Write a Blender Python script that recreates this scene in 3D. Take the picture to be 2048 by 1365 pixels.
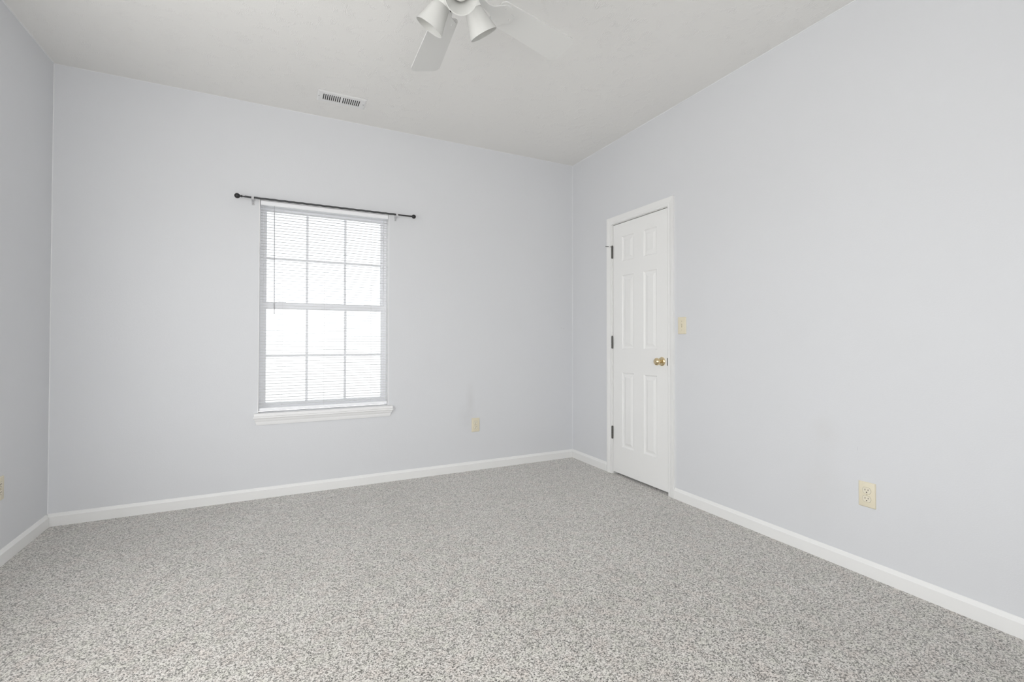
import bpy, bmesh, math, random
from mathutils import Vector, Matrix

for o in list(bpy.data.objects):
    bpy.data.objects.remove(o, do_unlink=True)
SC = bpy.context.scene
COL = SC.collection
PI = math.pi

# ---------------------------------------------------------------- room sizes (metres)
XL, XR, YB, YF, H = -1.2094, 2.4758, 3.6907, -0.62, 2.743
WT = 0.16                                           # wall thickness
WX0, WX1, WZ0, WZ1 = -0.127, 0.765, 0.567, 2.079    # window opening in the back wall
DY0, DY1, DZ1 = 2.467, 3.109, 2.064                 # rough door opening in the right wall

# ---------------------------------------------------------------- camera
F_PX, CAM_H = 936.209, 1.10737
YAW, PITCH, ROLL, PP_Y = 0.462197, 0.0132634, 0.00148529, -16.7435
fw = Vector((math.sin(YAW) * math.cos(PITCH), math.cos(YAW) * math.cos(PITCH), math.sin(PITCH)))
r0 = Vector((math.cos(YAW), -math.sin(YAW), 0))
u0 = r0.cross(fw)
rt = r0 * math.cos(ROLL) + u0 * math.sin(ROLL)
up = u0 * math.cos(ROLL) - r0 * math.sin(ROLL)
cam_data = bpy.data.cameras.new('camera')
cam = bpy.data.objects.new('camera', cam_data)
COL.objects.link(cam)
cam.matrix_world = Matrix(((rt.x, up.x, -fw.x, 0), (rt.y, up.y, -fw.y, 0), (rt.z, up.z, -fw.z, CAM_H), (0, 0, 0, 1)))
cam_data.sensor_fit = 'HORIZONTAL'
cam_data.sensor_width = 36.0
cam_data.lens = F_PX / 2048 * 36.0
cam_data.shift_y = PP_Y / 2048
cam_data.clip_start = 0.01
SC.camera = cam

# ---------------------------------------------------------------- daylight and exposure
SC.view_settings.view_transform = 'Standard'
SC.view_settings.look = 'None'
SC.view_settings.gamma = 1.0
SC.view_settings.use_curve_mapping = False
SC.view_settings.exposure = 0.0
SC.cycles.max_bounces = 16
SC.cycles.diffuse_bounces = 9
SC.cycles.transparent_max_bounces = 16

world = bpy.data.worlds.new('overcast_sky')
SC.world = world
world.use_nodes = True
bg = world.node_tree.nodes['Background']
# bright overcast sky above the horizon, paler ground below it
_wt = world.node_tree
_tc = _wt.nodes.new('ShaderNodeTexCoord')
_sep = _wt.nodes.new('ShaderNodeSeparateXYZ')
_wt.links.new(_tc.outputs['Generated'], _sep.inputs[0])
_mr = _wt.nodes.new('ShaderNodeMapRange')
_mr.inputs[1].default_value, _mr.inputs[2].default_value = -0.03, 0.06
_wt.links.new(_sep.outputs['Z'], _mr.inputs[0])
_mx = _wt.nodes.new('ShaderNodeMix')
_mx.data_type = 'RGBA'
_wt.links.new(_mr.outputs[0], _mx.inputs[0])
_mx.inputs[6].default_value = (0.78, 0.775, 0.76, 1)
_mx.inputs[7].default_value = (0.97, 0.985, 1.0, 1)
_wt.links.new(_mx.outputs[2], bg.inputs['Color'])
SKY = 3.35
bg.inputs['Strength'].default_value = SKY


def added_fill_light(name, loc, rot, w, h, power, color=(1, 1, 1)):
    ld = bpy.data.lights.new(name, 'AREA')
    ld.shape = 'RECTANGLE'
    ld.size, ld.size_y = w, h
    ld.energy = power
    ld.color = color
    o = bpy.data.objects.new(name, ld)
    o.location = loc
    o.rotation_euler = rot
    COL.objects.link(o)
    return o


# added fill lamps, set in two assumed windows out of view
ADDED_SIDE_WIN = (0.05, 2.45, 0.60, 2.06)      # y0, y1, z0, z1 in the left wall
ADDED_REAR_WIN = (-0.75, 0.75, 0.55, 2.05)     # x0, x1, z0, z1 in the rear wall
SIDE_W, REAR_W = 19.0, 27.0
added_fill_light('added_fill_side', (XL - 0.095, 1.25, 1.33), (0, -PI / 2, 0), 1.40, 2.34, SIDE_W, (1.0, 0.998, 0.99))
added_fill_light('added_fill_rear', (0.0, YF - 0.095, 1.30), (-PI / 2, 0, PI), 1.44, 1.44, REAR_W, (1.0, 0.998, 0.99))

# ---------------------------------------------------------------- materials


def new_mat(name):
    m = bpy.data.materials.new(name)
    m.use_nodes = True
    nt = m.node_tree
    return m, nt, nt.nodes['Principled BSDF']


def simple(name, col, rough=0.5, metal=0.0, spec=0.5):
    m, nt, b = new_mat(name)
    b.inputs['Base Color'].default_value = (*col, 1)
    b.inputs['Roughness'].default_value = rough
    b.inputs['Metallic'].default_value = metal
    b.inputs['Specular IOR Level'].default_value = spec
    return m


def N(nt, typ, **kw):
    n = nt.nodes.new(typ)
    for k, v in kw.items():
        setattr(n, k, v)
    return n


def bump_chain(nt, b, height, strength, dist):
    bp = N(nt, 'ShaderNodeBump')
    bp.inputs['Strength'].default_value = strength
    bp.inputs['Distance'].default_value = dist
    nt.links.new(height, bp.inputs['Height'])
    nt.links.new(bp.outputs['Normal'], b.inputs['Normal'])
    return bp


def noise(nt, vec, scale, detail=2.0, rough=0.5, dist=0.0):
    n = N(nt, 'ShaderNodeTexNoise')
    n.inputs['Scale'].default_value = scale
    n.inputs['Detail'].default_value = detail
    n.inputs['Roughness'].default_value = rough
    n.inputs['Distortion'].default_value = dist
    nt.links.new(vec, n.inputs['Vector'])
    return n


def ramp(nt, fac, stops):
    r = N(nt, 'ShaderNodeValToRGB')
    el = r.color_ramp.elements
    while len(el) < len(stops):
        el.new(0.5)
    for e, (p, c) in zip(el, stops):
        e.position = p
        e.color = (*c, 1) if len(c) == 3 else c
    nt.links.new(fac, r.inputs['Fac'])
    return r


def mixrgb(nt, fac, a, b, mode='MIX'):
    m = N(nt, 'ShaderNodeMix', data_type='RGBA', blend_type=mode)
    for sock, v in ((m.inputs[0], fac), (m.inputs[6], a), (m.inputs[7], b)):
        if isinstance(v, (int, float)):
            sock.default_value = v
        elif isinstance(v, tuple):
            sock.default_value = (*v, 1)
        else:
            nt.links.new(v, sock)
    return m.outputs[2]


def math_node(nt, op, a, b=None):
    m = N(nt, 'ShaderNodeMath', operation=op)
    for i, v in enumerate((a, b)):
        if v is None:
            continue
        if isinstance(v, (int, float)):
            m.inputs[i].default_value = v
        else:
            nt.links.new(v, m.inputs[i])
    return m.outputs[0]


def spot_mask(nt, pos, centre, radii, soft=1.0):
    """1 at the centre of an ellipsoid, falling to 0 at its rim"""
    v = N(nt, 'ShaderNodeVectorMath', operation='SUBTRACT')
    nt.links.new(pos, v.inputs[0])
    v.inputs[1].default_value = centre
    d = N(nt, 'ShaderNodeVectorMath', operation='DIVIDE')
    nt.links.new(v.outputs[0], d.inputs[0])
    d.inputs[1].default_value = radii
    ln = N(nt, 'ShaderNodeVectorMath', operation='LENGTH')
    nt.links.new(d.outputs[0], ln.inputs[0])
    mr = N(nt, 'ShaderNodeMapRange')
    mr.inputs[1].default_value = 1.0
    mr.inputs[2].default_value = 1.0 - soft
    nt.links.new(ln.outputs['Value'], mr.inputs[0])
    return mr.outputs[0]


WALL_COL = (0.688, 0.697, 0.716)


def wall_paint(name, marks=()):
    """blue grey eggshell paint over orange peel; marks = (centre, radii, colour, amount, soft)"""
    m, nt, b = new_mat(name)
    geo = N(nt, 'ShaderNodeNewGeometry')
    pos = geo.outputs['Position']
    c = mixrgb(nt, noise(nt, pos, 1.7, 3, 0.6).outputs['Fac'], tuple(x * 0.985 for x in WALL_COL), tuple(min(1, x * 1.015) for x in WALL_COL))
    for centre, radii, colr, amount, soft in marks:
        k = spot_mask(nt, pos, centre, radii, soft)
        if max(radii) > 0.03:
            k = math_node(nt, 'MULTIPLY', k, noise(nt, pos, 16, 3, 0.7).outputs['Fac'])
        c = mixrgb(nt, math_node(nt, 'MULTIPLY', k, amount), c, colr)
    nt.links.new(c, b.inputs['Base Color'])
    b.inputs['Roughness'].default_value = 0.55
    b.inputs['Specular IOR Level'].default_value = 0.3
    bump_chain(nt, b, noise(nt, pos, 160, 2, 0.5).outputs['Fac'], 0.16, 0.002)
    return m


M_WALL_BACK = wall_paint('wall_paint_back', [
    ((2.352, YB, 1.2075), (0.013, 0.05, 0.0016), (0.10, 0.10, 0.11), 0.75, 0.6),
    ((2.376, YB, 1.2045), (0.008, 0.05, 0.0016), (0.16, 0.16, 0.17), 0.7, 0.6),
    ((1.445, YB, 0.60), (0.05, 0.05, 0.16), (0.52, 0.51, 0.50), 0.5, 1.0),
    ((1.42, YB, 0.45), (0.10, 0.05, 0.14), (0.54, 0.54, 0.55), 0.5, 1.0),
])
M_WALL_RIGHT = wall_paint('wall_paint_right', [
    ((XR, 1.27, 0.585), (0.05, 0.0016, 0.012), (0.42, 0.42, 0.47), 0.6, 0.5),
    ((XR, 1.42, 0.63), (0.05, 0.09, 0.12), (0.60, 0.585, 0.575), 0.4, 1.0),
    ((XR, 1.45, 0.36), (0.05, 0.13, 0.26), (0.61, 0.60, 0.59), 0.4, 1.0),
])
M_WALL_LEFT = wall_paint('wall_paint_left')


def ceiling_mat():
    m, nt, b = new_mat('ceiling_stomp_texture')
    pos = N(nt, 'ShaderNodeNewGeometry').outputs['Position']
    b.inputs['Base Color'].default_value = (0.81, 0.803, 0.785, 1)
    b.inputs['Roughness'].default_value = 0.75
    b.inputs['Specular IOR Level'].default_value = 0.25
    # short ridges left by a stomp brush, in scattered patches
    warp = noise(nt, pos, 9, 2, 0.5)
    wv = N(nt, 'ShaderNodeTexWave')
    wv.inputs['Scale'].default_value = 28
    wv.inputs['Distortion'].default_value = 14
    wv.inputs['Detail'].default_value = 2
    wv.inputs['Detail Scale'].default_value = 1.4
    nt.links.new(pos, wv.inputs['Vector'])
    patch = ramp(nt, noise(nt, pos, 15, 2, 0.5, 0.6).outputs['Fac'], [(0.52, (0, 0, 0)), (0.68, (1, 1, 1))])
    fine = noise(nt, pos, 120, 2, 0.6)
    h = math_node(nt, 'MULTIPLY', wv.outputs['Fac'], patch.outputs['Color'])
    h = math_node(nt, 'ADD', h, math_node(nt, 'MULTIPLY', fine.outputs['Fac'], 0.25))
    bump_chain(nt, b, h, 0.34, 0.004)
    return m


M_CEIL = ceiling_mat()


def carpet_mat():
    m, nt, b = new_mat('speckled_carpet')
    pos = N(nt, 'ShaderNodeNewGeometry').outputs['Position']
    wob = noise(nt, pos, 200, 2, 0.5)
    off = N(nt, 'ShaderNodeVectorMath', operation='SCALE')
    nt.links.new(wob.outputs['Color'], off.inputs[0])
    off.inputs['Scale'].default_value = 0.005
    vec = N(nt, 'ShaderNodeVectorMath', operation='ADD')
    nt.links.new(pos, vec.inputs[0])
    nt.links.new(off.outputs[0], vec.inputs[1])
    vor = N(nt, 'ShaderNodeTexVoronoi', feature='F1')
    vor.inputs['Scale'].default_value = 255
    nt.links.new(vec.outputs[0], vor.inputs['Vector'])
    sep = N(nt, 'ShaderNodeSeparateColor')
    nt.links.new(vor.outputs['Color'], sep.inputs[0])
    grain = noise(nt, vec.outputs[0], 400, 2, 0.65)
    # twisted yarn: pale fibres with scattered dark flecks
    t = math_node(nt, 'ADD', math_node(nt, 'MULTIPLY', sep.outputs[0], 0.42), math_node(nt, 'MULTIPLY', grain.outputs['Fac'], 0.58))
    clump = math_node(nt, 'MULTIPLY', math_node(nt, 'SUBTRACT', noise(nt, pos, 120, 1, 0.5).outputs['Fac'], 0.5), 0.2)
    t = math_node(nt, 'ADD', t, clump)
    yarn = ramp(nt, t, [(0.29, (0.045, 0.041, 0.035)), (0.38, (0.19, 0.18, 0.162)), (0.47, (0.43, 0.412, 0.382)), (0.59, (0.595, 0.575, 0.545)), (0.73, (0.74, 0.722, 0.698))])
    c = yarn.outputs['Color']
    # yarn tints: a few pinkish and greenish beige threads
    tint = ramp(nt, noise(nt, pos, 14, 2, 0.5).outputs['Fac'], [(0.35, (0.98, 0.985, 0.935)), (0.5, (1, 0.99, 0.975)), (0.65, (1.0, 0.955, 0.925))])
    c = mixrgb(nt, 1.0, c, tint.outputs['Color'], 'MULTIPLY')
    # trodden and brushed areas of the pile
    nap = ramp(nt, noise(nt, pos, 2.2, 4, 0.6, 0.4).outputs['Fac'], [(0.3, (0.90, 0.895, 0.885)), (0.7, (1.0, 1.0, 1.0))])
    c = mixrgb(nt, 1.0, c, nap.outputs['Color'], 'MULTIPLY')
    nt.links.new(c, b.inputs['Base Color'])
    b.inputs['Roughness'].default_value = 0.95
    b.inputs['Specular IOR Level'].default_value = 0.05
    h = math_node(nt, 'SUBTRACT', math_node(nt, 'MULTIPLY', grain.outputs['Fac'], 0.7), vor.outputs['Distance'])
    bump_chain(nt, b, h, 0.22, 0.003)
    b.inputs['Sheen Weight'].default_value = 0.6
    b.inputs['Sheen Roughness'].default_value = 0.5
    return m


M_CARPET = carpet_mat()
M_TRIM = simple('white_trim_paint', (0.83, 0.83, 0.82), 0.38)
M_DOOR = simple('white_door_paint', (0.85, 0.85, 0.84), 0.42)
M_VINYL = simple('white_vinyl', (0.92, 0.925, 0.945), 0.4)
M_SILL = simple('white_sill_paint', (0.85, 0.85, 0.85), 0.35)
M_CAULK = simple('white_caulk', (0.78, 0.79, 0.80), 0.5)
M_DARK = simple('closet_shade_black', (0.02, 0.02, 0.02), 0.9)
M_DUCT = simple('duct_shade_black', (0.035, 0.035, 0.035), 0.7)
M_HINGE = simple('aged_dark_hinge_metal', (0.10, 0.098, 0.09), 0.42, 0.7)
M_STEEL = simple('grey_steel', (0.38, 0.38, 0.37), 0.35, 0.9)
M_RUBBER = simple('white_rubber', (0.75, 0.75, 0.73), 0.6)
M_BRASS = simple('polished_brass', (0.80, 0.66, 0.42), 0.18, 1.0)
M_ROD = simple('dark_pewter_rod', (0.060, 0.062, 0.065), 0.45, 0.3)
M_FINIAL = simple('black_finial', (0.022, 0.022, 0.024), 0.35, 0.2)
M_FAN = simple('white_fan_enamel', (0.80, 0.80, 0.775), 0.4)
M_BLADE = simple('white_fan_blade', (0.69, 0.69, 0.675), 0.5)
M_VENT = simple('white_vent_enamel', (0.78, 0.78, 0.775), 0.4)
M_IVORY = simple('ivory_plastic', (0.74, 0.68, 0.53), 0.35)
M_IVORY_FACE = simple('pale_ivory_receptacle', (0.78, 0.73, 0.60), 0.35)
M_SLOT = simple('dark_slot', (0.05, 0.04, 0.03), 0.8)
M_SCREW = simple('ivory_screw_head', (0.55, 0.49, 0.36), 0.4, 0.2)
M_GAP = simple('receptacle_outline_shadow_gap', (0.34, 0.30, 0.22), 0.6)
M_WAND = simple('smoky_clear_wand', (0.42, 0.42, 0.44), 0.2)
M_CORD = simple('white_blind_cord', (0.78, 0.78, 0.78), 0.7)
M_BULB = simple('white_bulb_glass', (0.85, 0.85, 0.83), 0.3)
M_SETSCREW = simple('dark_set_screw', (0.07, 0.065, 0.06), 0.4, 0.7)


def translucent_mat(name, col, amount, rough=0.4):
    m, nt, b = new_mat(name)
    b.inputs['Base Color'].default_value = (*col, 1)
    b.inputs['Roughness'].default_value = rough
    tr = N(nt, 'ShaderNodeBsdfTranslucent')
    tr.inputs['Color'].default_value = (*col, 1)
    mx = N(nt, 'ShaderNodeMixShader')
    mx.inputs[0].default_value = amount
    nt.links.new(b.outputs[0], mx.inputs[1])
    nt.links.new(tr.outputs[0], mx.inputs[2])
    nt.links.new(mx.outputs[0], nt.nodes['Material Output'].inputs['Surface'])
    return m


M_SLAT = translucent_mat('white_vinyl_slat', (0.92, 0.92, 0.925), 0.5)
M_SHADE = translucent_mat('frosted_white_glass', (0.72, 0.72, 0.70), 0.25, 0.35)


def clear_mat(name, tint, refl_rough=0.02):
    m = bpy.data.materials.new(name)
    m.use_nodes = True
    nt = m.node_tree
    nt.nodes.remove(nt.nodes['Principled BSDF'])
    tr = N(nt, 'ShaderNodeBsdfTransparent')
    tr.inputs['Color'].default_value = (*tint, 1)
    gl = N(nt, 'ShaderNodeBsdfGlossy')
    gl.inputs['Roughness'].default_value = refl_rough
    fr = N(nt, 'ShaderNodeFresnel')
    fr.inputs['IOR'].default_value = 1.45
    mx = N(nt, 'ShaderNodeMixShader')
    nt.links.new(fr.outputs[0], mx.inputs[0])
    nt.links.new(tr.outputs[0], mx.inputs[1])
    nt.links.new(gl.outputs[0], mx.inputs[2])
    nt.links.new(mx.outputs[0], nt.nodes['Material Output'].inputs['Surface'])
    return m


M_GLASS = clear_mat('window_glass', (0.72, 0.735, 0.74))
M_CLEARPLASTIC = translucent_mat('clear_white_bracket_plastic', (0.80, 0.80, 0.81), 0.5, 0.2)

# ---------------------------------------------------------------- mesh helpers


def obj(name, bm, m, parent=None, smooth=False, bevel=0.0, segs=2):
    me = bpy.data.meshes.new(name)
    bmesh.ops.recalc_face_normals(bm, faces=bm.faces[:])
    bm.to_mesh(me)
    bm.free()
    me.materials.append(m)
    o = bpy.data.objects.new(name, me)
    COL.objects.link(o)
    if parent is not None:
        o.parent = parent
    if smooth:
        for p in me.polygons:
            p.use_smooth = True
        try:
            me.set_sharp_from_angle(angle=math.radians(40))
        except Exception:
            pass
    if bevel > 0:
        md = o.modifiers.new('bevel', 'BEVEL')
        md.width = bevel
        md.segments = segs
        md.limit_method = 'ANGLE'
        md.angle_limit = math.radians(35)
    return o


def BM():
    return bmesh.new()


def box(bm, x0, x1, y0, y1, z0, z1):
    vs = [bm.verts.new((x, y, z)) for x in (x0, x1) for y in (y0, y1) for z in (z0, z1)]
    for f in ((0, 1, 3, 2), (4, 6, 7, 5), (0, 4, 5, 1), (2, 3, 7, 6), (0, 2, 6, 4), (1, 5, 7, 3)):
        bm.faces.new([vs[i] for i in f])
    return vs


def frame_of(axis):
    a = Vector(axis).normalized()
    t = Vector((0, 0, 1)) if abs(a.z) < 0.9 else Vector((1, 0, 0))
    u = a.cross(t).normalized()
    v = a.cross(u).normalized()
    return a, u, v


def lathe(bm, origin, axis, prof, n=32, closed=True):
    """revolve (distance along axis, radius) points about axis"""
    a, u, v = frame_of(axis)
    o = Vector(origin)
    rings = []
    for d, r in prof:
        if r < 1e-6:
            rings.append([bm.verts.new(o + a * d)])
        else:
            rings.append([bm.verts.new(o + a * d + (u * math.cos(2 * PI * k / n) + v * math.sin(2 * PI * k / n)) * r) for k in range(n)])
    for A, B in zip(rings, rings[1:]):
        if len(A) == 1 and len(B) == 1:
            continue
        for k in range(n):
            k2 = (k + 1) % n
            if len(A) == 1:
                bm.faces.new((A[0], B[k2], B[k]))
            elif len(B) == 1:
                bm.faces.new((A[k], A[k2], B[0]))
            else:
                bm.faces.new((A[k], A[k2], B[k2], B[k]))
    if closed:
        if len(rings[0]) > 1:
            bm.faces.new(rings[0])
        if len(rings[-1]) > 1:
            bm.faces.new(rings[-1])


def tube(bm, p, q, r, n=16, r2=None):
    p, q = Vector(p), Vector(q)
    lathe(bm, p, q - p, [(0, r), ((q - p).length, r if r2 is None else r2)], n)


def path_tube(bm, pts, r, n=10):
    pts = [Vector(p) for p in pts]
    rings = []
    for i, p in enumerate(pts):
        d = (pts[min(i + 1, len(pts) - 1)] - pts[max(i - 1, 0)])
        a, u, v = frame_of(d)
        rings.append([bm.verts.new(p + (u * math.cos(2 * PI * k / n) + v * math.sin(2 * PI * k / n)) * r) for k in range(n)])
    for A, B in zip(rings, rings[1:]):
        for k in range(n):
            bm.faces.new((A[k], A[(k + 1) % n], B[(k + 1) % n], B[k]))
    bm.faces.new(rings[0])
    bm.faces.new(rings[-1])


def sweep(bm, prof, path_pts):
    """prof: closed list of 2-D points; path_pts: list of functions (a, b) -> world point, one per station"""
    rings = [[bm.verts.new(fn(a, b)) for a, b in prof] for fn in path_pts]
    n = len(prof)
    for A, B in zip(rings, rings[1:]):
        for k in range(n):
            bm.faces.new((A[k], A[(k + 1) % n], B[(k + 1) % n], B[k]))
    bm.faces.new(rings[0])
    bm.faces.new(rings[-1])


def slab_with_holes(bm, u_rng, w_rng, holes, t0, t1, place):
    """a plate in (u, w) with rectangular holes, from depth t0 to t1; place(u, w, t) -> world point"""
    us = sorted(set([*u_rng] + [h[i] for h in holes for i in (0, 1)]))
    ws = sorted(set([*w_rng] + [h[i] for h in holes for i in (2, 3)]))
    solid = {}
    for i in range(len(us) - 1):
        for j in range(len(ws) - 1):
            cu, cw = (us[i] + us[i + 1]) / 2, (ws[j] + ws[j + 1]) / 2
            solid[i, j] = not any(h[0] < cu < h[1] and h[2] < cw < h[3] for h in holes)
    vc = {}

    def V(i, j, t):
        if (i, j, t) not in vc:
            vc[i, j, t] = bm.verts.new(place(us[i], ws[j], t))
        return vc[i, j, t]
    for (i, j), s in solid.items():
        if not s:
            continue
        for t in (t0, t1):
            bm.faces.new((V(i, j, t), V(i + 1, j, t), V(i + 1, j + 1, t), V(i, j + 1, t)))
        for (di, dj, a, b) in ((-1, 0, (i, j), (i, j + 1)), (1, 0, (i + 1, j), (i + 1, j + 1)), (0, -1, (i, j), (i + 1, j)), (0, 1, (i, j + 1), (i + 1, j + 1))):
            if not solid.get((i + di, j + dj), False):
                bm.faces.new((V(*a, t0), V(*b, t0), V(*b, t1), V(*a, t1)))


def empty(name, loc=(0, 0, 0), **props):
    o = bpy.data.objects.new(name, None)
    o.empty_display_size = 0.1
    o.location = loc
    COL.objects.link(o)
    for k, v in props.items():
        o[k] = v
    return o


def structure(o, label=None):
    o['kind'] = 'structure'
    if label:
        o['label'] = label
    return o


# ---------------------------------------------------------------- room shell
bm = BM()
box(bm, XL - WT, XR + WT, YF - WT, YB + WT, -0.12, 0.0)
structure(obj('floor', bm, M_CARPET), 'speckled beige grey cut pile carpet covering the whole floor')
bm = BM()
box(bm, XL - WT, XR + WT, YF - WT, YB + WT, H, H + 0.12)
structure(obj('ceiling', bm, M_CEIL), 'off white flat ceiling with brushed stomp texture')

bm = BM()
slab_with_holes(bm, (XL - WT, XR + WT), (0, H), [(WX0, WX1, WZ0, WZ1)], YB, YB + WT, lambda u, w, t: (u, t, w))
structure(obj('wall_back', bm, M_WALL_BACK), 'pale blue grey wall with the window')
bm = BM()
slab_with_holes(bm, (YF - WT, YB), (0, H), [(DY0, DY1, -1, DZ1)], XR, XR + WT, lambda u, w, t: (t, u, w))
structure(obj('wall_right', bm, M_WALL_RIGHT), 'pale blue grey wall with the closed white door')
bm = BM()
slab_with_holes(bm, (YF - WT, YB), (0, H), [ADDED_SIDE_WIN], XL - WT, XL, lambda u, w, t: (t, u, w))
structure(obj('wall_left', bm, M_WALL_LEFT), 'pale blue grey wall at the left edge of the photo')
bm = BM()
slab_with_holes(bm, (XL, XR), (0, H), [ADDED_REAR_WIN], YF - WT, YF, lambda u, w, t: (u, t, w))
structure(obj('wall_rear', bm, M_WALL_LEFT), 'pale blue grey wall behind the camera')
# unseen closet shell, added to block light; its black stands in for shade
bm = BM()
cx0, cx1 = XR + WT, XR + WT + 0.6
box(bm, cx1, cx1 + 0.05, DY0 - 0.3, DY1 + 0.3, -0.12, H)
box(bm, cx0, cx1, DY0 - 0.35, DY0 - 0.3, -0.12, H)
box(bm, cx0, cx1, DY1 + 0.3, DY1 + 0.35, -0.12, H)
box(bm, cx0, cx1, DY0 - 0.3, DY1 + 0.3, -0.12, 0.0)
box(bm, cx0, cx1, DY0 - 0.3, DY1 + 0.3, DZ1 + 0.1, DZ1 + 0.15)
structure(obj('added_closet_shell', bm, M_DARK), 'added closet shell behind the closed door, coloured black for shade')

# ---------------------------------------------------------------- baseboards: flat face, chamfered top
BH, BT = 0.074, 0.013
BPROF = [(0, 0), (BT, 0), (BT, 0.056), (BT - 0.003, 0.060), (0.004, 0.072), (0.0015, BH), (0, BH)]


def baseboard(name, m0, m1, fn, label):
    bm = BM()
    sweep(bm, BPROF, [lambda a, b: fn(m0 + a * 0, a, b), lambda a, b: fn(m1 + a * 0, a, b)])
    return structure(obj(name, bm, M_TRIM), label)


baseboard('baseboard_back', XL + 0.002, XR, lambda s, a, b: (s, YB - a, b), 'white baseboard along the window wall')
baseboard('baseboard_left', YF, YB - BT - 0.007, lambda s, a, b: (XL + a, s, b), 'white baseboard along the left wall')
baseboard('baseboard_rear', XL + BT, XR - BT, lambda s, a, b: (s, YF + a, b), 'white baseboard along the rear wall')
bm = BM()
for s0, s1 in ((YF, 2.425), (3.164, YB - BT)):
    sweep(bm, BPROF, [lambda a, b: (XR - a, s0, b), lambda a, b: (XR - a, s1, b)])
structure(obj('baseboard_right', bm, M_TRIM), 'white baseboard along the right wall, broken by the door')

# ---------------------------------------------------------------- caulk beads in the corners
random.seed(4)


def bead(name, p, q, r, label):
    p, q = Vector(p), Vector(q)
    bm = BM()
    n = 40
    a, u, v = frame_of(q - p)
    pts = [p.lerp(q, i / n) + u * random.uniform(-0.0007, 0.0007) + v * random.uniform(-0.0007, 0.0007) for i in range(n + 1)]
    path_tube(bm, pts, r, 8)
    return structure(obj(name, bm, M_CAULK, smooth=True), label)


bead('trim_1', (XL, YF, H), (XL, YB, H), 0.0044, 'thin white caulk line between left wall and ceiling')
bead('trim_2', (XL, YB, H), (XR, YB, H), 0.0030, 'thin white caulk line between window wall and ceiling')
bead('trim_3', (XR, YB, H), (XR, YF, H), 0.0044, 'thin white caulk line between right wall and ceiling')
bead('trim_4', (XL, YB, BH), (XL, YB, H), 0.0034, 'thin white caulk line up the left corner')
bead('trim_5', (XR, YB, BH), (XR, YB, H), 0.0030, 'thin white caulk line up the right corner')

# ---------------------------------------------------------------- window in the back wall
win = structure(empty('window_1', ((WX0 + WX1) / 2, YB, WZ0)), 'white double hung window with grilles in the back wall')
W0 = Vector(win.location)


def wobj(name, bm, m, parent=win, root=W0, **kw):
    bmesh.ops.translate(bm, verts=bm.verts[:], vec=-root)
    return obj(name, bm, m, parent, **kw)


# white painted return lining the opening on both sides and on top
bm = BM()
for x0, x1 in ((WX0, WX0 + 0.003), (WX1 - 0.003, WX1)):
    box(bm, x0, x1, YB, YB + 0.088, 0.590, WZ1)
box(bm, WX0 + 0.003, WX1 - 0.003, YB, YB + 0.088, WZ1 - 0.003, WZ1)
wobj('window_return', bm, M_SILL)
# vinyl frame
bm = BM()
slab_with_holes(bm, (WX0, WX1), (0.590, WZ1), [(WX0 + 0.024, WX1 - 0.022, 0.62, WZ1 - 0.026)], YB + 0.088, YB + 0.155, lambda u, w, t: (u, t, w))
wobj('window_frame', bm, M_VINYL, bevel=0.002)
GX0, GX1 = -0.082, 0.725
for nm, y0, y1, z0, z1, gz0, gz1, bar in (('upper_sash', YB + 0.122, YB + 0.148, 1.322, WZ1 - 0.024, 1.372, 2.030, 1.690), ('lower_sash', YB + 0.092, YB + 0.118, 0.616, 1.366, 0.648, 1.322, 0.982)):
    bm = BM()
    slab_with_holes(bm, (WX0 + 0.023, WX1 - 0.021), (z0, z1), [(GX0, GX1, gz0, gz1)], y0, y1, lambda u, w, t: (u, t, w))
    s = wobj(nm, bm, M_VINYL, bevel=0.002)
    bm = BM()
    ym = (y0 + y1) / 2
    for xb in (0.187, 0.457):
        box(bm, xb - 0.0085, xb + 0.0085, ym - 0.004, ym + 0.004, gz0, gz1)
    box(bm, GX0, GX1, ym - 0.0041, ym + 0.0041, bar - 0.0085, bar + 0.0085)
    g = wobj('grille', bm, M_VINYL, s)
    bm = BM()
    box(bm, GX0 - 0.004, GX1 + 0.004, ym + 0.006, ym + 0.009, gz0 - 0.004, gz1 + 0.004)
    wobj('glass_pane', bm, M_GLASS, s)
bm = BM()
for xb in (0.02, 0.62):
    box(bm, xb - 0.025, xb + 0.025, YB + 0.094, YB + 0.116, 1.366, 1.374)
wobj('sash_lock', bm, M_VINYL, bevel=0.002)
# stool and apron
SX0, SX1 = -0.150, 0.794
bm = BM()
box(bm, SX0, SX1, YB - 0.031, YB - 0.0002, 0.567, 0.589)
box(bm, WX0 + 0.0005, WX1 - 0.0005, YB - 0.0005, YB + 0.088, 0.568, 0.589)
wobj('window_sill', bm, M_SILL, bevel=0.003)
bm = BM()
AP = [(0, 0.567), (0.027, 0.567), (0.027, 0.557), (0.022, 0.551), (0.018, 0.540), (0.013, 0.531), (0.011, 0.519), (0.008, 0.507), (0, 0.507)]
sweep(bm, AP, [lambda a, b: (SX0 + 0.0255 - a * 1.1, YB - a, b), lambda a, b: (SX1 - 0.0255 + a * 1.1, YB - a, b)])
wobj('window_apron', bm, M_SILL)

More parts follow.
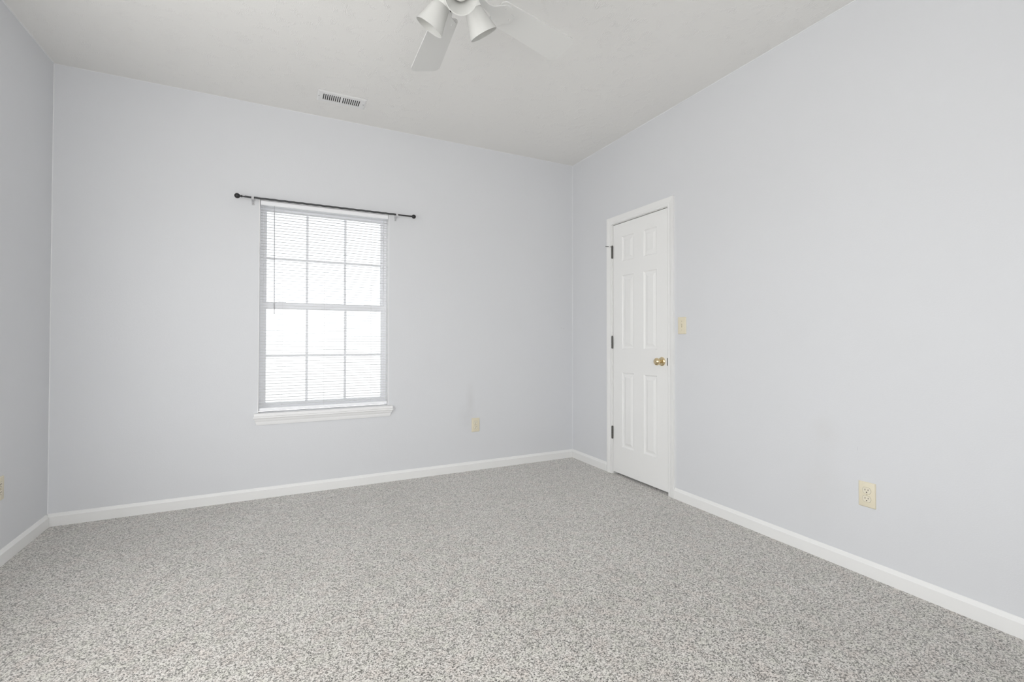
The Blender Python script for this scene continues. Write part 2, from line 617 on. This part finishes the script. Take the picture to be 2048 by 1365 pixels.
# two unseen windows, added to let more light into the room
for name, rng, place, label in (('added_window_2', ADDED_SIDE_WIN, lambda u, w, t: (XL - t, u, w), 'wide white unseen window added in the left wall to light the room'), ('added_window_3', ADDED_REAR_WIN, lambda u, w, t: (u, YF - t, w), 'white unseen window added behind the camera to light the room')):
    wn = structure(empty(name, place((rng[0] + rng[1]) / 2, rng[2], 0)), label)
    R0 = Vector(wn.location)
    u0_, u1_, w0_, w1_ = rng
    um, wm = (u0_ + u1_) / 2, (w0_ + w1_) / 2
    bm = BM()
    slab_with_holes(bm, (u0_, u1_), (w0_, w1_), [(u0_ + 0.05, um - 0.03, w0_ + 0.05, wm - 0.025), (um + 0.03, u1_ - 0.05, w0_ + 0.05, wm - 0.025), (u0_ + 0.05, um - 0.03, wm + 0.025, w1_ - 0.05), (um + 0.03, u1_ - 0.05, wm + 0.025, w1_ - 0.05)], 0.05, 0.09, place)
    wobj('window_frame', bm, M_VINYL, wn, R0)
    bm = BM()
    slab_with_holes(bm, (u0_ - 0.025, u1_ + 0.025), (w0_ - 0.022, w0_ - 0.0005), [], -0.03, -0.0005, place)
    wobj('window_sill', bm, M_SILL, wn, R0, bevel=0.003)

# ---------------------------------------------------------------- mini blind
bl = empty('window_blind', (0.319, YB + 0.024, 2.074), label='white mini blind lowered over the window with slats open', category='blind')
B0 = Vector(bl.location)
BX0, BX1 = -0.1185, 0.757
bm = BM()
box(bm, BX0 - 0.002, BX1 + 0.001, YB + 0.010, YB + 0.038, 2.044, 2.0735)
wobj('headrail', bm, M_VINYL, bl, B0, bevel=0.0015)
bm = BM()
slat_z = [2.030 - 0.0197 * k for k in range(70)]
slat_z = [z for z in slat_z if z > 0.668] + [0.650, 0.6385]
for z in slat_z:
    tilt = 0.03
    pts = []
    for i in range(5):
        s = -0.0125 + 0.025 * i / 4
        crown = 0.0021 * (1 - (s / 0.0125) ** 2)
        pts.append((YB + 0.0245 + s, z + crown + s * tilt))
    r1 = [bm.verts.new((BX0, y, zz)) for y, zz in pts] + [bm.verts.new((BX0, y, zz - 0.0004)) for y, zz in reversed(pts)]
    r2 = [bm.verts.new((BX1, v.co.y, v.co.z)) for v in r1]
    n = len(r1)
    for k in range(n):
        bm.faces.new((r1[k], r1[(k + 1) % n], r2[(k + 1) % n], r2[k]))
    bm.faces.new(r1)
    bm.faces.new(r2)
wobj('slats', bm, M_SLAT, bl, B0, smooth=True)
bm = BM()
box(bm, BX0, BX1, YB + 0.012, YB + 0.037, 0.602, 0.621)
wobj('bottom_rail', bm, M_VINYL, bl, B0, bevel=0.004, segs=3)
for xc in (0.022, 0.300, 0.636):
    bm = BM()
    for y in (YB + 0.0108, YB + 0.0388):
        tube(bm, (xc, y, 0.615), (xc, y, 2.046), 0.0006, 6)
    wobj('ladder_cord', bm, M_CORD, bl, B0)
    bm = BM()
    box(bm, xc - 0.005, xc + 0.005, YB + 0.0085, YB + 0.012, 0.6005, 0.611)
    wobj('cord_clip', bm, M_VINYL, bl, B0, bevel=0.001)
bm = BM()
lathe(bm, (-0.0335, YB + 0.004, 2.030), (0.004, 0, -0.74), [(0, 0.0014), (0.03, 0.0014), (0.032, 0.0028), (0.665, 0.0028), (0.675, 0.0042), (0.715, 0.0042), (0.722, 0.0022), (0.738, 0.0022), (0.742, 0.0035), (0.748, 0.0030)], 10)
tube(bm, (-0.0335, YB + 0.004, 2.030), (-0.0335, YB + 0.012, 2.046), 0.0013, 8)
w = wobj('tilt_wand', bm, M_WAND, bl, B0, smooth=True)
w['label'] = 'thin grey clear plastic wand'

# ---------------------------------------------------------------- curtain rod
RY, RZ = YB - 0.057, 2.069
rod = empty('curtain_rod', (0.34, YB, RZ), label='thin dark twisted curtain rod with ball finials above the window', category='curtain rod')
D0 = Vector(rod.location)
bm = BM()
# spiral-twisted outer tube
n, L0, L1, rr = 14, -0.212, 0.806, 0.0066
st = 220
rings = []
for i in range(st + 1):
    x = L0 + (L1 - L0) * i / st
    rings.append([bm.verts.new((x, RY + (rr + 0.0008 * math.cos(3 * (2 * PI * k / n) + i * 0.5)) * math.cos(2 * PI * k / n), RZ + (rr + 0.0008 * math.cos(3 * (2 * PI * k / n) + i * 0.5)) * math.sin(2 * PI * k / n))) for k in range(n)])
for A, B in zip(rings, rings[1:]):
    for k in range(n):
        bm.faces.new((A[k], A[(k + 1) % n], B[(k + 1) % n], B[k]))
bm.faces.new(rings[0])
bm.faces.new(rings[-1])
wobj('outer_tube', bm, M_ROD, rod, D0, smooth=True)
bm = BM()
tube(bm, (0.800, RY, RZ), (0.918, RY, RZ), 0.0054, 16)
wobj('inner_tube', bm, M_FINIAL, rod, D0, smooth=True)
for s, xb in ((-1, -0.212), (1, 0.918)):
    bm = BM()
    if s < 0:
        prof = [(0, 0.0058), (0.004, 0.0048), (0.014, 0.0044), (0.016, 0.0072), (0.021, 0.0076), (0.024, 0.0050), (0.027, 0.0050)]
        base, R, st_ = 0.027, 0.0172, 0.024
    else:
        prof = [(0, 0.0060), (0.005, 0.0072), (0.009, 0.0052), (0.011, 0.0050)]
        base, R, st_ = 0.010, 0.0160, 0.010
    for i in range(1, 13):
        a = PI * (0.12 + 0.88 * i / 12)
        prof.append((base + R * 1.05 - R * 1.05 * math.cos(a), max(R * math.sin(a), 0 if i == 12 else 0.001)))
    prof[-1] = (prof[-1][0], 0.0)
    lathe(bm, (xb, RY, RZ), (s, 0, 0), prof, 24)
    wobj('finial', bm, M_FINIAL, rod, D0, smooth=True)
for xb in (-0.166, 0.812):
    bm = BM()
    box(bm, xb - 0.008, xb + 0.008, YB - 0.005, YB - 0.0003, RZ - 0.038, RZ + 0.012)       # wall plate
    box(bm, xb - 0.0055, xb + 0.0055, RY - 0.006, YB - 0.004, RZ - 0.016, RZ - 0.0082)      # arm under the rod
    box(bm, xb - 0.0075, xb + 0.0075, RY - 0.0125, RY - 0.0080, RZ - 0.016, RZ + 0.009)    # front lip of the cup
    br = wobj('bracket', bm, M_CLEARPLASTIC, rod, D0, bevel=0.001)
    br['label'] = 'small clear plastic wall bracket'
    bm = BM()
    lathe(bm, (xb, YB - 0.005, RZ - 0.031), (0, -1, 0), [(0, 0.0036), (0.002, 0.0036), (0.003, 0.0)], 12)
    wobj('screw', bm, M_STEEL, br, D0)

# ---------------------------------------------------------------- door in the right wall
door = structure(empty('door_1', (XR, (DY0 + DY1) / 2, 0)), 'closed white six panel door with white casing')
R0 = Vector(door.location)
SY0, SY1, SZ0, SZ1 = 2.485, 3.0905, 0.020, 2.045
SF = XR + 0.001          # slab face
# jamb with stop
bm = BM()
for y0, y1 in ((DY0, DY0 + 0.0155), (DY1 - 0.0145, DY1)):
    box(bm, XR + 0.0005, XR + WT, y0, y1, 0.0, DZ1)
box(bm, XR + 0.0005, XR + WT, DY0 + 0.0155, DY1 - 0.0145, SZ1 + 0.0065, DZ1)
for y0, y1 in ((DY0 + 0.0155, DY0 + 0.028), (DY1 - 0.027, DY1 - 0.0145)):
    box(bm, XR + 0.041, XR + 0.075, y0, y1, 0.0, SZ1 + 0.0065)
box(bm, XR + 0.041, XR + 0.075, DY0 + 0.028, DY1 - 0.027, SZ1 - 0.008, SZ1 + 0.0065)
wobj('door_jamb', bm, M_TRIM, door, R0)
# casing: one mitred moulding round three sides
CP = [(0.0, 0.0), (0.0, 0.0095), (0.004, 0.0110), (0.010, 0.0098), (0.022, 0.0105), (0.030, 0.0130), (0.038, 0.0150), (0.050, 0.0165), (0.057, 0.0165), (0.057, 0.0)]
CY0, CY1, CZ = 2.4755, 3.1005, 2.055
bm = BM()
sweep(bm, CP, [
    lambda a, b: (XR - b, CY1 + a, 0.0),
    lambda a, b: (XR - b, CY1 + a, CZ + a),
    lambda a, b: (XR - b, CY0 - a, CZ + a),
    lambda a, b: (XR - b, CY0 - a, 0.0)])
wobj('door_casing', bm, M_TRIM, door, R0)
# moulded six panel slab
bm = BM()
PY = ((2.593, 2.733), (2.843, 2.982))
PZ = ((0.238, 0.838), (1.030, 1.622), (1.735, 1.936))
holes = [(a, b, c, d) for a, b in PY for c, d in PZ]
slab_with_holes(bm, (SY0, SY1), (SZ0, SZ1), holes, SF, SF + 0.035, lambda u, w, t: (t, u, w))
for (a, b, c, d) in holes:
    def ring(ins, dep):
        return [bm.verts.new((SF + dep, y, z)) for y, z in ((a + ins, c + ins), (b - ins, c + ins), (b - ins, d - ins), (a + ins, d - ins))]
    rs = [ring(0, 0), ring(0.004, 0.0045), ring(0.010, 0.0075), ring(0.018, 0.0080), ring(0.024, 0.0068), ring(0.038, 0.0022), ring(0.0395, 0.0015)]
    for A, B in zip(rs, rs[1:]):
        for k in range(4):
            bm.faces.new((A[k], A[(k + 1) % 4], B[(k + 1) % 4], B[k]))
    bm.faces.new(rs[-1])
bmesh.ops.remove_doubles(bm, verts=bm.verts[:], dist=1e-5)
slab = wobj('door_slab', bm, M_DOOR, door, R0)
# brass knob
ky, kz = 2.543, 0.945
bm = BM()
lathe(bm, (SF, ky, kz), (-1, 0, 0), [(0, 0.0325), (0.003, 0.0325), (0.007, 0.030), (0.010, 0.022), (0.012, 0.0135), (0.024, 0.0115), (0.030, 0.0130), (0.034, 0.0190), (0.040, 0.0245), (0.048, 0.0270), (0.056, 0.0255), (0.062, 0.0205), (0.066, 0.0120), (0.0675, 0.0)], 40)
k = wobj('door_knob', bm, M_BRASS, slab, R0, smooth=True)
k['label'] = 'round polished brass knob with rosette'
# strike plate on the jamb edge
bm = BM()
box(bm, XR - 0.0015, XR + 0.020, DY0 + 0.0148, DY0 + 0.0165, kz - 0.030, kz + 0.030)
box(bm, SF - 0.0030, SF - 0.0004, 2.4870, 2.4908, kz - 0.027, kz + 0.027)
wobj('strike_plate', bm, M_HINGE, door, R0)
# hinges
for i, (z0, z1) in enumerate(((1.778, 1.876), (1.032, 1.128), (0.290, 0.386))):
    bm = BM()
    yk, xk = 3.0965, XR - 0.0065
    seg = (z1 - z0) / 5
    for s in range(5):
        lathe(bm, (xk, yk, z0 + s * seg + 0.0005), (0, 0, 1), [(0, 0.0078), (seg - 0.001, 0.0078)], 16)
    tube(bm, (xk, yk, z0 - 0.002), (xk, yk, z1 + 0.002), 0.0064, 12)
    lathe(bm, (xk, yk, z1), (0, 0, 1), [(0, 0.0062), (0.003, 0.0066), (0.005, 0.0045), (0.006, 0.0)], 16)
    lathe(bm, (xk, yk, z0), (0, 0, -1), [(0, 0.0062), (0.003, 0.0062), (0.005, 0.0)], 16)
    box(bm, XR - 0.0016, XR + 0.0008, yk, yk + 0.0105, z0, z1)
    h = wobj('hinge', bm, M_HINGE, door, R0, smooth=True)
    if i == 0:
        bm = BM()
        zt = z1 - 0.003
        lathe(bm, (xk, yk, zt - 0.004), (0, 0, 1), [(0, 0.0085), (0.004, 0.0085)], 16)
        tube(bm, (xk - 0.006, yk, zt - 0.002), (xk - 0.060, yk + 0.010, zt - 0.001), 0.0028, 10)
        st_o = wobj('hinge_pin_stop', bm, M_HINGE, h, R0, smooth=True)
        bm = BM()
        lathe(bm, (xk - 0.020, yk + 0.0025, zt - 0.002), (-0.054, 0.010, 0.001), [(0, 0.0048), (0.010, 0.0052), (0.012, 0.003)], 12)
        rb = wobj('stop_bumper', bm, M_RUBBER, h, R0, smooth=True)
        rb['label'] = 'white rubber bumper on the stop rod'


# ---------------------------------------------------------------- outlets and switch
def rrect(w, h, r, n=5):
    pts = []
    for cx, cy, a0 in ((w / 2 - r, h / 2 - r, 0), (-w / 2 + r, h / 2 - r, 90), (-w / 2 + r, -h / 2 + r, 180), (w / 2 - r, -h / 2 + r, 270)):
        for i in range(n + 1):
            a = math.radians(a0 + 90 * i / n)
            pts.append((cx + r * math.cos(a), cy + r * math.sin(a)))
    return pts


def stack(bm, layers):
    """layers: (outline, depth towards -Y); skinned and capped"""
    rings = [[bm.verts.new((x, -d, z)) for x, z in pts] for pts, d in layers]
    n = len(rings[0])
    for A, B in zip(rings, rings[1:]):
        for k in range(n):
            bm.faces.new((A[k], A[(k + 1) % n], B[(k + 1) % n], B[k]))
    bm.faces.new(rings[0])
    bm.faces.new(rings[-1])


def duplex_outline(w=0.0345, h=0.0285):
    pts = []
    for i in range(40):
        a = 2 * PI * i / 40
        x, z = 0.0175 * math.cos(a), 0.0175 * math.sin(a)
        pts.append((x, max(-h / 2, min(h / 2, z))))
    return pts


def plate(parent, w=0.0715, h=0.1165):
    bm = BM()
    stack(bm, [(rrect(w, h, 0.003), 0.0003), (rrect(w, h, 0.003), 0.0022), (rrect(w - 0.003, h - 0.003, 0.003), 0.0045), (rrect(w - 0.007, h - 0.007, 0.003), 0.0056)])
    return obj('cover_plate', bm, M_IVORY, parent, smooth=True)


def make_outlet():
    root = empty('electrical_outlet', category='outlet')
    plate(root)
    for s in (1, -1):
        bm = BM()
        o = [(x, z + s * 0.0195) for x, z in duplex_outline()]
        stack(bm, [(o, 0.004), (o, 0.0064), ([((x) * 0.96, (z - s * 0.0195) * 0.96 + s * 0.0195) for x, z in o], 0.0070)])
        rc = obj('receptacle', bm, M_IVORY_FACE, root, smooth=True)
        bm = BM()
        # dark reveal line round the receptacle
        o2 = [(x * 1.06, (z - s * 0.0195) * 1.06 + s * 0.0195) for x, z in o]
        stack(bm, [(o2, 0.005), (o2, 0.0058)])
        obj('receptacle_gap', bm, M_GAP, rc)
        for sx, hh in ((-0.0064, 0.0082), (0.0064, 0.0066)):
            bm = BM()
            box(bm, sx - 0.0012, sx + 0.0012, -0.0073, -0.0060, s * 0.0195 + 0.0035 - hh / 2, s * 0.0195 + 0.0035 + hh / 2)
            obj('slot', bm, M_SLOT, rc)
        bm = BM()
        lathe(bm, (0, -0.0060, s * 0.0195 - 0.0078), (0, -1, 0), [(0, 0.0026), (0.0013, 0.0026)], 14)
        obj('slot', bm, M_SLOT, rc)
    bm = BM()
    lathe(bm, (0, -0.0055, 0), (0, -1, 0), [(0, 0.0030), (0.0012, 0.0028), (0.0018, 0.0)], 16)
    obj('screw', bm, M_SCREW, root, smooth=True)
    return root


def copy_tree(o, parent=None):
    c = o.copy()
    COL.objects.link(c)
    if parent is not None:
        c.parent = parent
    for ch in [x for x in bpy.data.objects if x.parent == o]:
        copy_tree(ch, c)
    return c


out1 = make_outlet()
out2 = copy_tree(out1)
out3 = copy_tree(out1)
for o, loc, rz, lab in (
        (out1, (1.495, YB, 0.380), 0, 'ivory duplex outlet on the window wall, right of the window'),
        (out2, (XR, 1.230, 0.379), -PI / 2, 'ivory duplex outlet low on the right wall, nearest of the outlets'),
        (out3, (XL, 3.150, 0.374), PI / 2, 'ivory outlet on the left wall, cut off by the photo edge')):
    o.location = loc
    o.rotation_euler = (0, 0, rz)
    o['label'] = lab
    o['group'] = 'ivory wall outlets'

sw = empty('light_switch', (XR, 2.352, 1.200), label='ivory toggle light switch right beside the door casing', category='light switch')
sw.rotation_euler = (0, 0, -PI / 2)
plate(sw, 0.0715, 0.1165)
bm = BM()
stack(bm, [(rrect(0.0105, 0.0245, 0.001), 0.0050), (rrect(0.0105, 0.0245, 0.001), 0.0060)])
obj('toggle_opening', bm, M_SCREW, sw)
bm = BM()
vs = box(bm, -0.0040, 0.0040, -0.0140, -0.0050, -0.0045, 0.0045)
for v in vs:
    if v.co.y < -0.01:
        v.co.z = v.co.z * 0.7 - 0.0065
        v.co.x *= 0.85
obj('toggle', bm, M_IVORY_FACE, sw, bevel=0.001)
for z in (0.030, -0.030):
    bm = BM()
    lathe(bm, (0, -0.0055, z), (0, -1, 0), [(0, 0.0030), (0.0010, 0.0028), (0.0016, 0.0)], 14)
    obj('screw', bm, M_SCREW, sw, smooth=True)

# ---------------------------------------------------------------- ceiling vent
vt = empty('ceiling_vent', (0.375, 3.363, H), label='white ceiling register with two banks of dark slots', category='vent')
bm = BM()
FW, FH = 0.312, 0.150
rows = [(-0.122, -0.008), (0.002, 0.118)]
holes = [(-0.1235, -0.0080, -0.041, 0.041), (0.0010, 0.1165, -0.041, 0.041)]
slab_with_holes(bm, (-FW / 2 + 0.010, FW / 2 - 0.010), (-FH / 2 + 0.010, FH / 2 - 0.010), holes, -0.0075, -0.0060, lambda u, w, t: (u, w, t))
# sloping rim down from the ceiling
o1 = [(-FW / 2, -FH / 2), (FW / 2, -FH / 2), (FW / 2, FH / 2), (-FW / 2, FH / 2)]
i1 = [(-FW / 2 + 0.010, -FH / 2 + 0.010), (FW / 2 - 0.010, -FH / 2 + 0.010), (FW / 2 - 0.010, FH / 2 - 0.010), (-FW / 2 + 0.010, FH / 2 - 0.010)]
A = [bm.verts.new((x, y, -0.0004)) for x, y in o1]
A2 = [bm.verts.new((x, y, -0.0025)) for x, y in o1]
B = [bm.verts.new((x, y, -0.0075)) for x, y in i1]
for P, Q in ((A, A2), (A2, B)):
    for k in range(4):
        bm.faces.new((P[k], P[(k + 1) % 4], Q[(k + 1) % 4], Q[k]))
bmesh.ops.remove_doubles(bm, verts=bm.verts[:], dist=1e-5)
obj('vent_frame', bm, M_VENT, vt)
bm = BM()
box(bm, -0.126, 0.119, -0.044, 0.044, -0.0010, -0.0004)  # flat black sheet, coloured to stand in for the shade inside the duct
bk = obj('duct_dark_sheet', bm, M_DUCT, vt)
for (h0, h1, _, _), lean in zip(holes, (-0.0012, 0.0022)):
    bm = BM()
    nb = 9
    pitch = (h1 - h0) / nb
    for k in range(nb + 1):
        x = h0 + k * pitch
        vs = box(bm, x - 0.0033, x + 0.0033, -0.0412, 0.0412, -0.0074, -0.0062)
        vs = box(bm, x - 0.0005, x + 0.0005, -0.0412, 0.0412, -0.0064, -0.0014)
        for v in vs:
            if v.co.z > -0.003:
                v.co.x += lean
    obj('louver_bank', bm, M_VENT, vt)
for x in (-0.146, 0.140):
    bm = BM()
    lathe(bm, (x, 0.0, -0.0072), (0, 0, -1), [(0, 0.0035), (0.0012, 0.0032), (0.002, 0.0)], 14)
    obj('screw', bm, M_STEEL, vt, smooth=True)

# ---------------------------------------------------------------- ceiling fan
FX, FY = 0.611, 1.697
ZB = 2.462
fan = empty('ceiling_fan', (FX, FY, H), label='white five blade ceiling fan with three frosted light shades', category='ceiling fan')


def fz(z):
    return z - H


bm = BM()
lathe(bm, (0, 0, 0), (0, 0, -1), [(0.0004, 0.076), (0.012, 0.078), (0.040, 0.066), (0.052, 0.040), (0.055, 0.022)], 40)
obj('canopy', bm, M_FAN, fan, smooth=True)
bm = BM()
tube(bm, (0, 0, -0.05), (0, 0, fz(2.64)), 0.014, 20)
obj('downrod', bm, M_FAN, fan, smooth=True)
bm = BM()
lathe(bm, (0, 0, fz(2.655)), (0, 0, -1), [(0, 0.030), (0.006, 0.070), (0.020, 0.104), (0.045, 0.116), (0.090, 0.118), (0.120, 0.112), (0.150, 0.088), (0.165, 0.072), (0.176, 0.060)], 48)
obj('motor_housing', bm, M_FAN, fan, smooth=True)
bm = BM()
lathe(bm, (0, 0, fz(2.482)), (0, 0, -1), [(0, 0.050), (0.030, 0.052), (0.034, 0.058), (0.040, 0.064), (0.056, 0.064), (0.066, 0.056), (0.074, 0.036), (0.078, 0.014), (0.084, 0.012), (0.088, 0.0)], 40)
obj('light_kit_hub', bm, M_FAN, fan, smooth=True)

R_IN, R_TIP, W_IN, W_TIP, PITCH_B = 0.185, 0.603, 0.118, 0.146, math.radians(13)
for b in range(5):
    th = math.radians(14.5 + 72 * b)
    mat = Matrix.Rotation(th, 4, 'Z') @ Matrix.Translation((0, 0, fz(ZB))) @ Matrix.Rotation(-PITCH_B, 4, 'X')
    bm = BM()
    out = []
    rc = 0.032
    for cx, cy, a0 in ((R_TIP - rc, W_TIP / 2 - rc, 90), (R_TIP - rc, -W_TIP / 2 + rc, 0)):
        for i in range(9):
            a = math.radians(a0 - 90 * i / 8)
            out.append((cx + rc * math.cos(a), cy + rc * math.sin(a)))
    rc = 0.022
    for cx, cy, a0 in ((R_IN + rc, -W_IN / 2 + rc, 270), (R_IN + rc, W_IN / 2 - rc, 180)):
        for i in range(7):
            a = math.radians(a0 - 90 * i / 6)
            out.append((cx + rc * math.cos(a), cy + rc * math.sin(a)))
    lo = [bm.verts.new((x, y, -0.003)) for x, y in out]
    hi = [bm.verts.new((x, y, 0.003)) for x, y in out]
    bm.faces.new(lo)
    bm.faces.new(hi)
    for k in range(len(out)):
        bm.faces.new((lo[k], lo[(k + 1) % len(out)], hi[(k + 1) % len(out)], hi[k]))
    bmesh.ops.transform(bm, matrix=mat, verts=bm.verts[:])
    bo = obj('fan_blade', bm, M_BLADE, fan)
    # blade iron: arm from the motor that spreads into a plate under the blade root
    bm = BM()
    half = [(0.095, 0.016), (0.140, 0.014), (0.165, 0.018), (0.185, 0.034), (0.205, 0.050), (0.228, 0.052), (0.240, 0.044), (0.246, 0.028), (0.266, 0.020), (0.276, 0.0)]
    outl = half + [(x, -y) for x, y in reversed(half[:-1])]
    lo = [bm.verts.new((x, y, -0.0085 + (0.018 if x < 0.12 else 0))) for x, y in outl]
    hi = [bm.verts.new((x, y, -0.0032 + (0.018 if x < 0.12 else 0))) for x, y in outl]
    bm.faces.new(lo)
    bm.faces.new(hi)
    for k in range(len(outl)):
        bm.faces.new((lo[k], lo[(k + 1) % len(outl)], hi[(k + 1) % len(outl)], hi[k]))
    for sx, sy in ((0.215, 0.034), (0.215, -0.034), (0.258, 0.0)):
        lathe(bm, (sx, sy, -0.0083), (0, 0, -1), [(0, 0.005), (0.0015, 0.0045), (0.0025, 0.0)], 12)
    bmesh.ops.transform(bm, matrix=mat, verts=bm.verts[:])
    obj('blade_bracket', bm, M_BLADE, bo, smooth=True)

for b in range(3):
    th = math.radians(15.0 + 120 * b)
    c, s = math.cos(th), math.sin(th)
    P0 = Vector((0.064 * c, 0.064 * s, fz(2.424)))
    P1 = Vector((0.126 * c, 0.126 * s, fz(2.336)))
    ax = (P1 - P0).normalized()
    Ls = (P1 - P0).length
    bm = BM()
    hub_pt = Vector((0.045 * c, 0.045 * s, fz(2.446)))
    lathe(bm, P0 - ax * 0.026, ax, [(0, 0.012), (0.006, 0.022), (0.014, 0.031), (0.020, 0.0345), (0.040, 0.0350), (0.040, 0.0325), (0.020, 0.031)], 32, closed=False)
    tube(bm, hub_pt - Vector((0.02 * c, 0.02 * s, -0.004)), P0 - ax * 0.018, 0.011, 16)
    ho = obj('shade_holder', bm, M_FAN, fan, smooth=True)
    a_, u_, v_ = frame_of(ax)
    for k in range(3):
        an = math.radians(40 + 120 * k)
        d = u_ * math.cos(an) + v_ * math.sin(an)
        bm = BM()
        lathe(bm, P0 + ax * 0.006 + d * 0.0345, d, [(0, 0.0022), (0.004, 0.0022), (0.0045, 0.0034), (0.008, 0.0034)], 12)
        obj('thumb_screw', bm, M_SETSCREW, ho)
    bm = BM()
    outer = [(0.000, 0.0290), (0.010, 0.0300), (0.016, 0.0345), (0.030, 0.0390), (0.050, 0.0430), (0.070, 0.0475), (0.088, 0.0530), (Ls, 0.0585)]
    inner = [(d, r - 0.0030) for d, r in reversed(outer)]
    lathe(bm, P0, ax, outer + inner, 48, closed=False)
    sh = obj('lamp_shade', bm, M_SHADE, fan, smooth=True)
    sh['label'] = 'frosted white bell shaped glass shade'
    bm = BM()
    lathe(bm, P0 - ax * 0.010, ax, [(0, 0.013), (0.022, 0.013), (0.032, 0.018), (0.050, 0.027), (0.064, 0.030), (0.078, 0.027), (0.088, 0.017), (0.092, 0.0)], 28)
    obj('light_bulb', bm, M_BULB, sh, smooth=True)
